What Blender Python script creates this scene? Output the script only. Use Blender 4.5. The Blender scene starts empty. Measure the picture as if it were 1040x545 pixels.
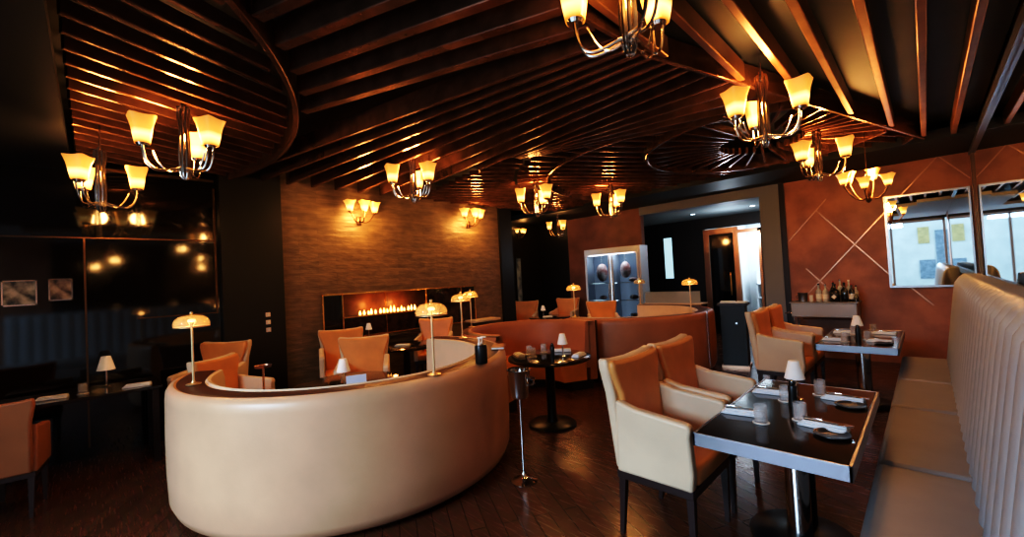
import bpy, bmesh, math, random
from mathutils import Vector, Matrix
random.seed(7)
PI = math.pi
COL = bpy.context.scene.collection
sc = bpy.context.scene

# ------------------------------------------------------------------ materials
def mat(name, base=(.5, .5, .5), rough=.5, metal=0., coat=0., emit=None, estr=0., trans=0., ior=1.45,
        noise=0., nscale=8., bump=0., bscale=60., base2=None, spec=.5, alpha=1.):
    m = bpy.data.materials.new(name); m.use_nodes = True
    nt = m.node_tree; N = nt.nodes; L = nt.links
    b = N['Principled BSDF']
    b.inputs['Base Color'].default_value = (*base, 1)
    b.inputs['Roughness'].default_value = rough
    b.inputs['Metallic'].default_value = metal
    b.inputs['IOR'].default_value = ior
    b.inputs['Coat Weight'].default_value = coat
    b.inputs['Coat Roughness'].default_value = .08
    b.inputs['Transmission Weight'].default_value = trans
    b.inputs['Specular IOR Level'].default_value = spec
    b.inputs['Alpha'].default_value = alpha
    tc = N.new('ShaderNodeTexCoord')
    if noise > 0 or base2:
        n = N.new('ShaderNodeTexNoise'); n.inputs['Scale'].default_value = nscale; n.inputs['Detail'].default_value = 4
        L.new(tc.outputs['Object'], n.inputs['Vector'])
        r = N.new('ShaderNodeValToRGB')
        c2 = base2 or tuple(max(0, c * (1 - noise)) for c in base)
        r.color_ramp.elements[0].position = .35; r.color_ramp.elements[0].color = (*c2, 1)
        r.color_ramp.elements[1].position = .65; r.color_ramp.elements[1].color = (*base, 1)
        L.new(n.outputs['Fac'], r.inputs['Fac']); L.new(r.outputs['Color'], b.inputs['Base Color'])
    if bump > 0:
        n2 = N.new('ShaderNodeTexNoise'); n2.inputs['Scale'].default_value = bscale; n2.inputs['Detail'].default_value = 3
        L.new(tc.outputs['Object'], n2.inputs['Vector'])
        bp = N.new('ShaderNodeBump'); bp.inputs['Strength'].default_value = bump; bp.inputs['Distance'].default_value = .01
        L.new(n2.outputs['Fac'], bp.inputs['Height']); L.new(bp.outputs['Normal'], b.inputs['Normal'])
    if emit:
        b.inputs['Emission Color'].default_value = (*emit, 1)
        b.inputs['Emission Strength'].default_value = estr
    return m

def shade_mat(name, stops):
    """frosted lamp glass, brighter round the bulb low in the cup"""
    m = bpy.data.materials.new(name); m.use_nodes = True
    nt = m.node_tree; N = nt.nodes; L = nt.links; b = N['Principled BSDF']
    b.inputs['Base Color'].default_value = (.5, .3, .1, 1); b.inputs['Roughness'].default_value = .35
    tc = N.new('ShaderNodeTexCoord'); sp = N.new('ShaderNodeSeparateXYZ'); L.new(tc.outputs['Generated'], sp.inputs[0])
    r = N.new('ShaderNodeValToRGB'); e = r.color_ramp.elements
    while len(e) < len(stops): e.new(.5)
    for k, (p, c) in zip(e, sorted(stops)): k.position = p; k.color = (*[v / 4 for v in c], 1)
    L.new(sp.outputs['Z'], r.inputs['Fac'])
    L.new(r.outputs['Color'], b.inputs['Emission Color']); b.inputs['Emission Strength'].default_value = 4
    return m

def floor_mat():
    m = bpy.data.materials.new('dark_plank_floor'); m.use_nodes = True
    nt = m.node_tree; N = nt.nodes; L = nt.links; b = N['Principled BSDF']
    tc = N.new('ShaderNodeTexCoord'); mp = N.new('ShaderNodeMapping'); mp.inputs['Rotation'].default_value = (0, 0, .5)
    L.new(tc.outputs['Object'], mp.inputs[0])
    br = N.new('ShaderNodeTexBrick'); br.inputs['Scale'].default_value = 1.
    br.inputs['Brick Width'].default_value = 1.1; br.inputs['Row Height'].default_value = .11
    br.inputs['Mortar Size'].default_value = .003
    br.inputs['Color1'].default_value = (.20, .066, .029, 1); br.inputs['Color2'].default_value = (.15, .050, .023, 1)
    br.inputs['Mortar'].default_value = (.05, .018, .010, 1)
    L.new(mp.outputs[0], br.inputs['Vector'])
    mp2 = N.new('ShaderNodeMapping'); mp2.inputs['Scale'].default_value = (2, 26, 1); mp2.inputs['Rotation'].default_value = (0, 0, .5)
    L.new(tc.outputs['Object'], mp2.inputs[0])
    n = N.new('ShaderNodeTexNoise'); n.inputs['Scale'].default_value = 2.5; n.inputs['Detail'].default_value = 5
    L.new(mp2.outputs[0], n.inputs['Vector'])
    mx = N.new('ShaderNodeMix'); mx.data_type = 'RGBA'; mx.blend_type = 'MULTIPLY'; mx.inputs[0].default_value = .7
    L.new(br.outputs['Color'], mx.inputs[6]); L.new(n.outputs['Color'], mx.inputs[7]); L.new(mx.outputs[2], b.inputs['Base Color'])
    b.inputs['Roughness'].default_value = .24
    rr = N.new('ShaderNodeMapRange'); rr.inputs[3].default_value = .14; rr.inputs[4].default_value = .36
    L.new(n.outputs['Fac'], rr.inputs[0]); L.new(rr.outputs[0], b.inputs['Roughness'])
    bp = N.new('ShaderNodeBump'); bp.inputs['Strength'].default_value = .08; bp.inputs['Distance'].default_value = .003
    L.new(br.outputs['Fac'], bp.inputs['Height']); bp.invert = True; L.new(bp.outputs['Normal'], b.inputs['Normal'])
    return m

def stone_mat():
    """dark bronze split stone laid in thin horizontal courses"""
    m = bpy.data.materials.new('bronze_ledge_stone'); m.use_nodes = True
    nt = m.node_tree; N = nt.nodes; L = nt.links; b = N['Principled BSDF']
    tc = N.new('ShaderNodeTexCoord'); sp = N.new('ShaderNodeSeparateXYZ'); L.new(tc.outputs['Object'], sp.inputs[0])
    cb = N.new('ShaderNodeCombineXYZ'); L.new(sp.outputs['Y'], cb.inputs['X']); L.new(sp.outputs['Z'], cb.inputs['Y'])
    br = N.new('ShaderNodeTexBrick'); br.inputs['Scale'].default_value = 1.
    br.inputs['Brick Width'].default_value = .52; br.inputs['Row Height'].default_value = .058; br.inputs['Mortar Size'].default_value = .002; br.inputs['Mortar Smooth'].default_value = .6
    br.inputs['Color1'].default_value = (.40, .27, .155, 1); br.inputs['Color2'].default_value = (.31, .21, .12, 1)
    br.inputs['Mortar'].default_value = (.20, .135, .08, 1)
    L.new(cb.outputs[0], br.inputs['Vector'])
    mp = N.new('ShaderNodeMapping'); mp.inputs['Scale'].default_value = (1, 2.2, 7); L.new(tc.outputs['Object'], mp.inputs[0])
    n = N.new('ShaderNodeTexNoise'); n.inputs['Scale'].default_value = 2.2; n.inputs['Detail'].default_value = 6; L.new(mp.outputs[0], n.inputs['Vector'])
    mx = N.new('ShaderNodeMix'); mx.data_type = 'RGBA'; mx.blend_type = 'MULTIPLY'; mx.inputs[0].default_value = .75
    L.new(br.outputs['Color'], mx.inputs[6]); L.new(n.outputs['Fac'], mx.inputs[7])
    L.new(mx.outputs[2], b.inputs['Base Color']); b.inputs['Roughness'].default_value = .42
    b.inputs['Metallic'].default_value = .15
    ad = N.new('ShaderNodeMath'); ad.operation = 'MULTIPLY_ADD'; ad.inputs[1].default_value = -.22; L.new(br.outputs['Fac'], ad.inputs[0]); L.new(n.outputs['Fac'], ad.inputs[2])
    bp = N.new('ShaderNodeBump'); bp.inputs['Strength'].default_value = .55; bp.inputs['Distance'].default_value = .03
    L.new(ad.outputs[0], bp.inputs['Height']); L.new(bp.outputs['Normal'], b.inputs['Normal'])
    return m

M = dict(
    floor=floor_mat(), stone=stone_mat(),
    leather=mat('tan_leather', (.69, .425, .265), .38, noise=.10, nscale=3, bump=.06, bscale=90),
    leather_in=mat('lamplit_tan_leather', (.82, .37, .125), .38, noise=.14, nscale=4, bump=.06, bscale=90),  # same tan leather, warm lamplight put into the colour
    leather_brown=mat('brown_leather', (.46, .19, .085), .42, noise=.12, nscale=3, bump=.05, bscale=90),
    leather_pale=mat('pale_leather', (.80, .62, .44), .42, noise=.08, nscale=4, bump=.05, bscale=90),  # armchair outsides: same tan leather, daylight put into a paler colour
    rim=mat('chocolate_leather', (.115, .048, .026), .38, bump=.04),
    plinth=mat('black_plinth', (.008, .006, .005), .5),
    grey_leather=mat('grey_leather', (.32, .305, .305), .42, noise=.10, nscale=3, bump=.05, bscale=80),
    grey_back=mat('grey_channel_leather', (.45, .48, .52), .40, noise=.06, nscale=3, bump=.04, bscale=80),
    dark_wood=mat('dark_stained_wood', (.03, .018, .015), .35),
    leg=mat('espresso_leg', (.045, .025, .024), .35),
    slat=mat('mahogany_slat', (.33, .155, .095), .24, metal=.65, noise=.4, nscale=7),
    beam=mat('copper_stained_beam', (.50, .24, .12), .30, metal=.6, noise=.25, nscale=5),
    ceil=mat('black_ceiling', (.012, .011, .012), .55),
    ceil_grey=mat('charcoal_ceiling', (.020, .025, .032), .5, noise=.5, nscale=1.5),
    black=mat('black_wall_paint', (.012, .010, .009), .35),
    gloss=mat('black_mirror_glass', (.006, .005, .005), .06, spec=.6, ior=1.55),
    brownwall=mat('copper_plaster', (.55, .265, .16), .42, base2=(.34, .155, .09), nscale=2.2, bump=.10, bscale=25),
    maroon=mat('rust_plaster', (.27, .12, .07), .5, noise=.4, nscale=2),
    greywall=mat('slate_paint', (.26, .29, .34), .6),
    white=mat('white_paint', (.75, .78, .80), .6),
    soffit=mat('pale_soffit', (.55, .56, .57), .7),
    steel=mat('brushed_steel', (.36, .365, .41), .36, metal=1.),
    trolley=mat('grey_painted_metal', (.42, .40, .385), .32, metal=.3),
    chrome=mat('chrome', (.72, .70, .68), .10, metal=1.),
    nickel=mat('smoked_nickel', (.68, .60, .53), .18, metal=1.),
    bronze=mat('dark_bronze', (.16, .09, .05), .35, metal=1.),
    brass=mat('brass', (.90, .60, .24), .22, metal=1.),
    brass_lit=mat('pale_brass', (.95, .72, .42), .28, metal=.8),
    copper=mat('copper_trim', (.62, .36, .24), .30, metal=.9),
    black_metal=mat('black_plastic', (.010, .010, .011), .3),
    tabletop=mat('black_lacquer_top', (.022, .013, .010), .12, coat=.5),
    linen=mat('white_linen', (.82, .84, .87), .8, bump=.15, bscale=140),
    china=mat('white_china', (.80, .80, .78), .2, coat=.4),
    darkchina=mat('black_stoneware', (.02, .02, .022), .3),
    glass=mat('clear_glass', (.80, .77, .76), .06, alpha=.27),
    domeglass=mat('amber_smoked_glass', (.95, .72, .38), .06, alpha=.22, coat=.8, emit=(1., .62, .22), estr=.10),
    mirror=mat('mirror_silver', (.80, .84, .86), .015, metal=1.),
    mirror_frame=mat('silver_frame', (.55, .57, .60), .3, metal=.9),
    shade=shade_mat('frosted_amber_shade', [(0., (.85, .28, .03)), (.14, (1.9, 1.05, .28)), (.30, (2.3, 1.5, .55)), (.50, (1.0, .46, .085)), (1., (.62, .235, .045))]),
    sconce_shade=shade_mat('frosted_sconce_shade', [(0., (.9, .32, .04)), (.3, (2.3, 1.5, .55)), (.6, (1.15, .55, .12)), (1., (.72, .29, .06))]),
    whiteshade=mat('white_lampshade', (.88, .84, .80), .7, emit=(1, .9, .8), estr=.06),
    bulb=mat('warm_led_core', (1, .8, .4), .4, emit=(1., .62, .18), estr=4.),
    flame=mat('gas_flame', (1, .6, .2), .5, emit=(1., .55, .16), estr=5.),
    firebox=mat('firebox_lining', (.22, .085, .04), .40, noise=.4, nscale=6),
    marble=mat('dark_marble', (.055, .025, .018), .12, base2=(.012, .006, .005), nscale=7, coat=.4),
    bottle_dark=mat('dark_bottle_glass', (.010, .011, .010), .08, coat=.5),
    bottle_green=mat('green_bottle_glass', (.02, .05, .025), .08, coat=.5),
    bottle_clear=mat('clear_bottle_glass', (.55, .58, .55), .10, coat=.4),
    label=mat('paper_label', (.82, .80, .74), .6),
    red=mat('red_capsule', (.45, .07, .04), .35),
    meat=mat('aged_beef', (.45, .17, .15), .5, base2=(.75, .62, .58), nscale=9),
    fridge_in=mat('fridge_lining', (.10, .12, .16), .3, emit=(.55, .72, 1.), estr=.12),
    fridge_frame=mat('brushed_white_metal', (.55, .58, .64), .35, metal=.4),
    led=mat('cool_led', (.8, .9, 1), .4, emit=(.65, .85, 1.), estr=5.),
    frost=mat('frosted_slit_glass', (.7, .85, .9), .4, emit=(.52, .80, .90), estr=.75),
    clearpane=mat('thin_clear_pane', (.9, .95, .95), .05, trans=1., ior=1.02),
    paper=mat('white_paper', (.78, .80, .83), .7),
    cardblue=mat('pale_blue_card', (.62, .72, .86), .6),
    switch=mat('pale_switch_plate', (.80, .66, .56), .35),
    pic=mat('monochrome_print', (.55, .50, .42), .4, base2=(.03, .028, .025), nscale=11, emit=(.5, .45, .4), estr=.02),  # faint glow added to the print in place of a picture light
    pic2=mat('sepia_print', (.45, .36, .31), .4, base2=(.04, .03, .028), nscale=12),
    concrete=mat('pale_concrete', (.84, .88, .90), .8, noise=.15, nscale=1.5),
    yellow=mat('ochre_render', (.70, .58, .32), .8, noise=.2),
    blue=mat('blue_grey_cladding', (.34, .44, .54), .7, noise=.3),
    paving=mat('pale_paving', (.60, .70, .74), .8, noise=.1),
    umber=mat('umber_rattan', (.25, .13, .07), .5),
)

# ------------------------------------------------------------------ mesh helpers
class MB:
    def __init__(s): s.bm = bmesh.new()
    def _xf(s, vs, loc, rot):
        mx = Matrix.Translation(loc) @ rot.to_4x4() if rot else Matrix.Translation(loc)
        bmesh.ops.transform(s.bm, matrix=mx, verts=vs)
    def box(s, loc, size, rot=None, bevel=0, seg=2):
        r = bmesh.ops.create_cube(s.bm, size=1.)
        vs = r['verts']; bmesh.ops.scale(s.bm, vec=size, verts=vs)
        if bevel:
            es = list({e for v in vs for e in v.link_edges})
            rb = bmesh.ops.bevel(s.bm, geom=es, offset=bevel, segments=seg, affect='EDGES', profile=.5)
            vs = list({v for f in rb['faces'] for v in f.verts} | {v for v in vs if v.is_valid})
            vs = [v for v in vs if v.is_valid]
        s._xf(vs, loc, rot); return s
    def span(s, a, b, bevel=0):
        a = Vector(a); b = Vector(b); return s.box((a + b) / 2, [abs(x) for x in (b - a)], bevel=bevel)
    def cyl(s, loc, r, h, r2=None, n=20, rot=None):
        q = bmesh.ops.create_cone(s.bm, cap_ends=True, segments=n, radius1=r, radius2=r if r2 is None else r2, depth=h)
        s._xf(q['verts'], Vector(loc) + (rot @ Vector((0, 0, h / 2)) if rot else Vector((0, 0, h / 2))), rot); return s
    def sphere(s, loc, r, sc_=(1, 1, 1), n=14):
        q = bmesh.ops.create_uvsphere(s.bm, u_segments=n, v_segments=max(6, n * 2 // 3), radius=r)
        bmesh.ops.scale(s.bm, vec=sc_, verts=q['verts']); s._xf(q['verts'], loc, None); return s
    def lathe(s, prof, loc=(0, 0, 0), n=24, a0=0., a1=2 * PI, caps=False, square=False):
        """revolve (r,z) points about z; open arcs may be capped"""
        full = abs(a1 - a0 - 2 * PI) < 1e-6
        k = n if full else n + 1
        rings = []
        for i in range(k):
            a = a0 + (a1 - a0) * i / n
            rings.append([s.bm.verts.new((loc[0] + r * math.cos(a), loc[1] + r * math.sin(a), loc[2] + z)) for r, z in prof])
        for i in range(n):
            A = rings[i]; B = rings[(i + 1) % k]
            for j in range(len(prof) - 1):
                q = [A[j], B[j], B[j + 1], A[j + 1]]
                try: s.bm.faces.new(q)
                except ValueError: pass
        if caps and not full:
            for R_ in (rings[0], rings[-1]):
                try: s.bm.faces.new(R_)
                except ValueError: pass
        return s
    def sweep(s, prof, loc, a0, a1, n=48):
        """closed (r,z) profile swept round an arc, ends closed"""
        rings = []
        for i in range(n + 1):
            a = a0 + (a1 - a0) * i / n
            rings.append([s.bm.verts.new((loc[0] + r * math.cos(a), loc[1] + r * math.sin(a), loc[2] + z)) for r, z in prof])
        m = len(prof)
        for i in range(n):
            for j in range(m):
                s.bm.faces.new([rings[i][j], rings[i + 1][j], rings[i + 1][(j + 1) % m], rings[i][(j + 1) % m]])
        s.bm.faces.new(rings[0]); s.bm.faces.new(rings[-1][::-1]); return s
    def tube(s, pts, r, n=8, closed=False):
        pts = [Vector(p) for p in pts]; rings = []; m = len(pts)
        up = Vector((0, 0, 1)); prev = None
        for i, p in enumerate(pts):
            t = (pts[min(i + 1, m - 1)] - pts[max(i - 1, 0)]).normalized()
            if prev is None:
                u = t.cross(up if abs(t.z) < .95 else Vector((1, 0, 0))).normalized()
            else:
                u = (prev - t * prev.dot(t)).normalized()
            prev = u; w = t.cross(u)
            rr = r[i] if isinstance(r, (list, tuple)) else r
            rings.append([s.bm.verts.new(p + (u * math.cos(2 * PI * k / n) + w * math.sin(2 * PI * k / n)) * rr) for k in range(n)])
        for i in range(m - 1):
            for k in range(n):
                s.bm.faces.new([rings[i][k], rings[i][(k + 1) % n], rings[i + 1][(k + 1) % n], rings[i + 1][k]])
        s.bm.faces.new(rings[0][::-1]); s.bm.faces.new(rings[-1]); return s
    def prism(s, poly, t, fr):
        """poly of (a,b) extruded by t; fr maps (a,b,c)->world tuple"""
        A = [s.bm.verts.new(fr(a, b, 0)) for a, b in poly]; B = [s.bm.verts.new(fr(a, b, t)) for a, b in poly]
        n = len(poly)
        s.bm.faces.new(A[::-1]); s.bm.faces.new(B)
        for i in range(n): s.bm.faces.new([A[i], A[(i + 1) % n], B[(i + 1) % n], B[i]])
        return s
    def bar(s, p, q, w, z0, z1):
        """vertical board between two plan points with bevelled lower edge"""
        p = Vector((p[0], p[1], 0)); q = Vector((q[0], q[1], 0)); d = (q - p); L_ = d.length
        if L_ < .02: return s
        d /= L_; nrm = Vector((-d.y, d.x, 0)); c = min(.006, w * .25)
        sec = [(-w / 2, z1), (-w / 2, z0 + c), (-w / 2 + c, z0), (w / 2 - c, z0), (w / 2, z0 + c), (w / 2, z1)]
        R1 = [s.bm.verts.new(p + nrm * a + Vector((0, 0, z))) for a, z in sec]
        R2 = [s.bm.verts.new(q + nrm * a + Vector((0, 0, z))) for a, z in sec]
        n = len(sec)
        for i in range(n): s.bm.faces.new([R1[i], R1[(i + 1) % n], R2[(i + 1) % n], R2[i]])
        s.bm.faces.new(R1); s.bm.faces.new(R2[::-1]); return s
    def build(s, name, m, parent=None, smooth=True, bevel=0., sub=0, ang=40):
        bm = s.bm
        bmesh.ops.recalc_face_normals(bm, faces=bm.faces)
        if smooth:
            for f in bm.faces: f.smooth = True
            for e in bm.edges:
                if len(e.link_faces) == 2 and e.calc_face_angle(0) > math.radians(ang): e.smooth = False
        me = bpy.data.meshes.new(name); bm.to_mesh(me); bm.free()
        o = bpy.data.objects.new(name, me); COL.objects.link(o); me.materials.append(M[m] if isinstance(m, str) else m)
        if parent: o.parent = parent
        if bevel:
            b = o.modifiers.new('bevel', 'BEVEL'); b.width = bevel; b.segments = 3; b.limit_method = 'ANGLE'; b.angle_limit = math.radians(35)
        if sub:
            u = o.modifiers.new('sub', 'SUBSURF'); u.levels = sub; u.render_levels = sub
        return o

def tag(o, label, cat, group=None):
    o['label'] = label; o['category'] = cat
    if group: o['group'] = group
    return o
def thing(name, label, cat, loc=(0, 0, 0), rz=0., group=None):
    o = bpy.data.objects.new(name, None); COL.objects.link(o); o.empty_display_size = .1
    o.location = loc; o.rotation_euler = (0, 0, rz); return tag(o, label, cat, group)
def struct(o): o['kind'] = 'structure'; return o
def lab(o, text): o['label'] = text; return o
KIDS = {}
def dup(root, loc, rz=0., label=None, group=None, scale=None):
    def rec(o, parent):
        c = o.copy(); COL.objects.link(c)
        if parent: c.parent = parent
        for ch in [x for x in bpy.data.objects if x.parent == o and x is not c]: rec(ch, c)
        return c
    r = rec(root, None); r.location = loc; r.rotation_euler = (0, 0, rz)
    if label: r['label'] = label
    if group: r['group'] = group
    elif 'group' in r: del r['group']
    if scale: r.scale = (scale,) * 3
    return r
class Proto:
    """first call makes the thing, later calls copy it with its parts"""
    def __init__(s, fn): s.fn = fn; s.first = None
    def __call__(s, loc, rz, label, group=None, scale=None):
        if s.first is None:
            s.first = s.fn(label, group); o = s.first; o.location = loc; o.rotation_euler = (0, 0, rz)
            if scale: o.scale = (scale,) * 3
            return o
        return dup(s.first, loc, rz, label, group, scale if scale else (1. if s.first.scale[0] != 1 else None))

# ------------------------------------------------------------------ room shell
CZ = 3.1            # underside of the ceiling slats
XL, XR, YF = -6.3, .53, 8.8
struct(MB().span((-8.2, -3.6, -.1), (1.2, 13.4, 0)).build('floor', 'floor', smooth=False))
ceil = struct(MB().span((-8.2, -3.2, 3.42), (1.2, 8.9, 3.5)).build('ceiling', 'ceil', smooth=False))
# left side: black glass wall, black pier, stone wall
wl = struct(MB().span((-6.5, -2.6, 0), (XL, 1.14, 3.42)).build('wall_left', 'gloss', smooth=False))
t = MB()
t.span((XL - .005, -2.6, 2.29), (XL + .012, 1.10, 2.305)); t.span((XL - .005, -2.6, 3.03), (XL + .015, 1.1, 3.06))
t.build('glass_joint', 'bronze', wl, smooth=False)
t = MB()
for y in (-.05, -1.25): t.span((XL - .005, y - .008, .1), (XL + .012, y + .008, 2.29))
t.build('glass_joint', 'bronze', wl, smooth=False)
t = MB().span((XL - .005, .35, 1.395), (XL + .012, 1.1, 1.41)).span((XL - .005, 1.085, 1.4), (XL + .02, 1.105, 2.95))
t.build('edge_strip', 'bronze', wl, smooth=False)
pier = struct(MB().span((-6.5, 1.14, 0), (-6.2, 1.84, 3.42)).build('wall_left_pier', 'black', smooth=False))
# stone wall with a fireplace opening  y 2.37..5.23  z .88..1.53
FY0, FY1, FZ0, FZ1 = 2.37, 5.25, .86, 1.53
sw = MB()
sw.span((-6.6, 1.84, 0), (XL, 6.0, FZ0)); sw.span((-6.6, 1.84, FZ1), (XL, 6.0, 3.42))
sw.span((-6.6, 1.84, FZ0), (XL, FY0, FZ1)); sw.span((-6.6, FY1, FZ0), (XL, 6.0, FZ1))
struct(sw.build('wall_stone', 'stone', smooth=False))
struct(MB().span((-6.75, 6.0, 0), (-6.25, 6.35, 3.42)).build('wall_stone_pier', 'black', smooth=False))
# alcove beyond the stone wall
wa = struct(MB().span((-7.8, 6.0, 0), (-7.6, 8.8, 3.42)).build('wall_alcove', 'black', smooth=False))
w1 = struct(MB().span((-7.61, 7.78, .85), (-7.585, 8.0, 2.2)).build('window_1', 'black_metal', smooth=False))
MB().span((-7.586, 7.81, .9), (-7.578, 7.97, 2.15)).build('pane', mat('night_pane', (.05, .06, .07), .2, base2=(.35, .42, .45), nscale=3.5, emit=(.3, .4, .45), estr=.03), w1, smooth=False)
# back wall, left of the opening
struct(MB().span((-8.2, YF, 0), (-6.62, YF + .15, 3.42)).build('wall_back_dark', 'black', smooth=False))
struct(MB().span((-6.62, YF, 0), (-4.55, YF + .15, 3.42)).build('wall_back_rust', 'maroon', smooth=False))
# opening to the vestibule: lintel and right jamb
struct(MB().span((-4.55, YF - .05, 2.90), (-1.83, YF + .25, 3.42)).build('wall_lintel', 'greywall', smooth=False))
struct(MB().span((-2.14, YF - .05, 0), (-1.83, YF + .25, 2.90)).build('wall_jamb', 'greywall', smooth=False))
struct(MB().span((-1.83, YF - .03, 0), (-1.75, YF + .2, 3.42)).build('trim_1', 'dark_wood', smooth=False))
wb = struct(MB().span((-1.75, YF, 0), (1.2, YF + .15, 3.42)).build('wall_back', 'brownwall', smooth=False))
# thin metal inlay laid in diamonds on the copper plaster
st = MB()
def inlay(x0, z0, x1, z1):
    a = Vector((x0, YF - .004, z0)); b = Vector((x1, YF - .004, z1)); d = b - a
    st.box((a + b) / 2, (d.length, .008, .014), rot=Matrix.Rotation(-math.atan2(d.z, d.x), 3, 'Y'))
def clipx(x, z, s, xa, xb):
    za = z + s * (xa - x); zb = z + s * (xb - x)
    pts = [(xa, za), (xb, zb)]
    for i in (0, 1):
        if pts[i][1] > 3.15: pts[i] = (x + (3.15 - z) / s, 3.15)
        if pts[i][1] < .9: pts[i] = (x + (.9 - z) / s, .9)
    inlay(*pts[0], *pts[1])
clipx(-.82, 1.89, 1.18, -1.7, .45); clipx(-.82, 1.89, -1.3, -1.3, -.36)
clipx(-1.66, 2.11, 1.15, -1.73, -1.15); clipx(-1.46, 1.48, -1.2, -1.5, -1.2); clipx(.18, 3.12, -1.3, .16, .5); clipx(-.05, 1.0, -1.2, -.22, .05)
st.build('inlay_strip', 'copper', wb, smooth=False)
# right wall
wr = struct(MB().span((XR + .02, -2.6, 0), (XR + .2, YF, 3.42)).build('wall_right', 'brownwall', smooth=False))
# vestibule beyond the opening
struct(MB().span((-5.6, 11.0, 0), (-4.0, 11.15, 3.2)).span((-4.0, 11.0, 2.62), (-2.7, 11.15, 3.2)).span((-2.7, 11.0, 0), (-1.6, 11.15, 3.2)).build('wall_vestibule', mat('vestibule_black', (.016, .018, .022), .45), smooth=False))
struct(MB().span((-1.75, 8.95, 0), (-1.6, 11.0, 3.2)).build('wall_vestibule_right', mat('vestibule_slate', (.05, .055, .065), .5), smooth=False))
struct(MB().span((-5.75, 8.95, 0), (-5.6, 11.0, 3.2)).build('wall_vestibule_left', 'black', smooth=False))
struct(MB().span((-5.6, 9.05, 2.9), (-1.6, 11.0, 3.0)).build('ceiling_vestibule', mat('vestibule_ceiling', (.33, .37, .38), .6), smooth=False))
w2 = struct(MB().span((-5.06, 10.97, 1.38), (-4.78, 11.0, 2.53)).build('window_2', 'black_metal', smooth=False))
MB().span((-5.03, 10.96, 1.41), (-4.81, 10.975, 2.50)).build('pane', 'frost', w2, smooth=False)
# closed glazed leaf and the lit doorway beside it
d1 = struct(MB().span((-4.0, 10.96, 0), (-3.86, 11.06, 2.60)).span((-3.30, 10.96, 0), (-3.18, 11.06, 2.60)).span((-3.86, 10.96, 2.46), (-3.30, 11.06, 2.60)).build('door_1', 'copper', smooth=False, bevel=.008))
MB().span((-3.86, 11.0, 0), (-3.30, 11.03, 2.46)).build('glass_pane', 'gloss', d1, smooth=False)
MB().span((-3.40, 10.92, .95), (-3.37, 10.95, 1.5)).build('door_handle', 'brass', d1, smooth=False)
tr = struct(MB().span((-2.76, 10.95, 0), (-2.70, 11.15, 2.52)).span((-3.18, 10.95, 2.44), (-2.70, 11.15, 2.52)).build('trim_2', 'copper', smooth=False))
struct(MB().span((-3.6, 13.2, 0), (-1.4, 13.3, 3.)).span((-3.7, 11.15, 0), (-3.6, 13.2, 3.)).span((-1.5, 11.15, 0), (-1.4, 13.2, 3.)).build('wall_corridor', 'white', smooth=False))
struct(MB().span((-3.7, 11.15, 2.9), (-1.4, 13.3, 3.)).build('ceiling_corridor', 'white', smooth=False))
# wall behind the viewpoint: glazed front, pale soffit above
GY = -2.6
gf = MB()
gf.span((-6.5, GY - .15, 0), (-3.4, GY, 3.42)); gf.span((-3.4, GY - .15, 2.92), (1.2, GY, 3.42))  # unseen; solid left part sized to keep daylight off the left corner
struct(gf.build('wall_front', 'black', smooth=False))
w3 = MB()
for x in (-3.4, -2.1, -.85, .48): w3.span((x - .03, GY - .1, 0), (x + .03, GY - .02, 2.92))
w3.span((-3.4, GY - .1, 0), (.5, GY - .02, .10)); w3.span((-3.4, GY - .1, 2.84), (.5, GY - .02, 2.92))
w3 = struct(w3.build('window_3', 'soffit', smooth=False))
struct(MB().span((-1.5, GY, 3.0), (.53, -.9, 3.08)).span((-.55, -.9, 3.0), (.53, 2.2, 3.08)).span((-.10, 2.2, 3.0), (.53, 2.8, 3.08)).build('ceiling_soffit', 'soffit', smooth=False))
struct(MB().span((-6.3, GY, 3.0), (-1.5, -.13, 3.1)).build('ceiling_bulkhead', 'ceil', smooth=False))
struct(MB().span((-9, -14, -.12), (5, -2.76, -.02)).build('ground', 'paving', smooth=False))
bld = thing('building', 'pale building with ochre and blue panels across the street, seen in the wall mirror', 'building', (0, -11, -.02))
MB().span((-6, -.4, 0), (5, 0, 6)).build('facade', 'concrete', bld, smooth=False)
MB().span((-.25, 0, 2.3), (.15, .06, 3.1)).build('panel', 'yellow', bld, smooth=False)
MB().span((.35, 0, .6), (1.9, .06, 2.9)).build('panel', 'blue', bld, smooth=False)
MB().span((-.25, 0, .6), (.3, .05, 1.5)).build('panel', 'blue', bld, smooth=False)

# ------------------------------------------------------------------ ceiling slats
AC = (-4.98, -2.59); AR = 4.04           # big disc over the left corner
C2 = (-2.3, 6.5); R2 = 2.35              # second ring
C3 = (-1.35, 5.75); R3 = 1.32            # third ring
def edge_x(y): return -1.28 + (y - 2.68) * .288 if y > 2.68 else -1.28 + (y - 2.68) * .08
def dist(p, c): return math.hypot(p[0] - c[0], p[1] - c[1])
YS = 7.45
def runs(p, q, ok, step=.04):
    n = max(2, int(math.hypot(q[0] - p[0], q[1] - p[1]) / step)); cur = None; out = []
    for i in range(n + 1):
        x = p[0] + (q[0] - p[0]) * i / n; y = p[1] + (q[1] - p[1]) * i / n
        if ok((x, y)):
            if cur is None: cur = (x, y)
            last = (x, y)
        elif cur: out.append((cur, last)); cur = None
    if cur: out.append((cur, last))
    return out
room = lambda p: XL + .03 < p[0] < XR - .02 and -.11 < p[1] < YS
# 1. disc: near-parallel slats
b = MB(); x = -2.0
while x > -7.4:
    for s, e in runs((x, -.13), (x - .42 * 2.11, 1.98), lambda p: room(p) and dist(p, AC) < AR - .06): b.bar(s, e, .036, CZ, CZ + .085)
    x -= .212
b.build('slat_panel', 'slat', ceil)
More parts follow.
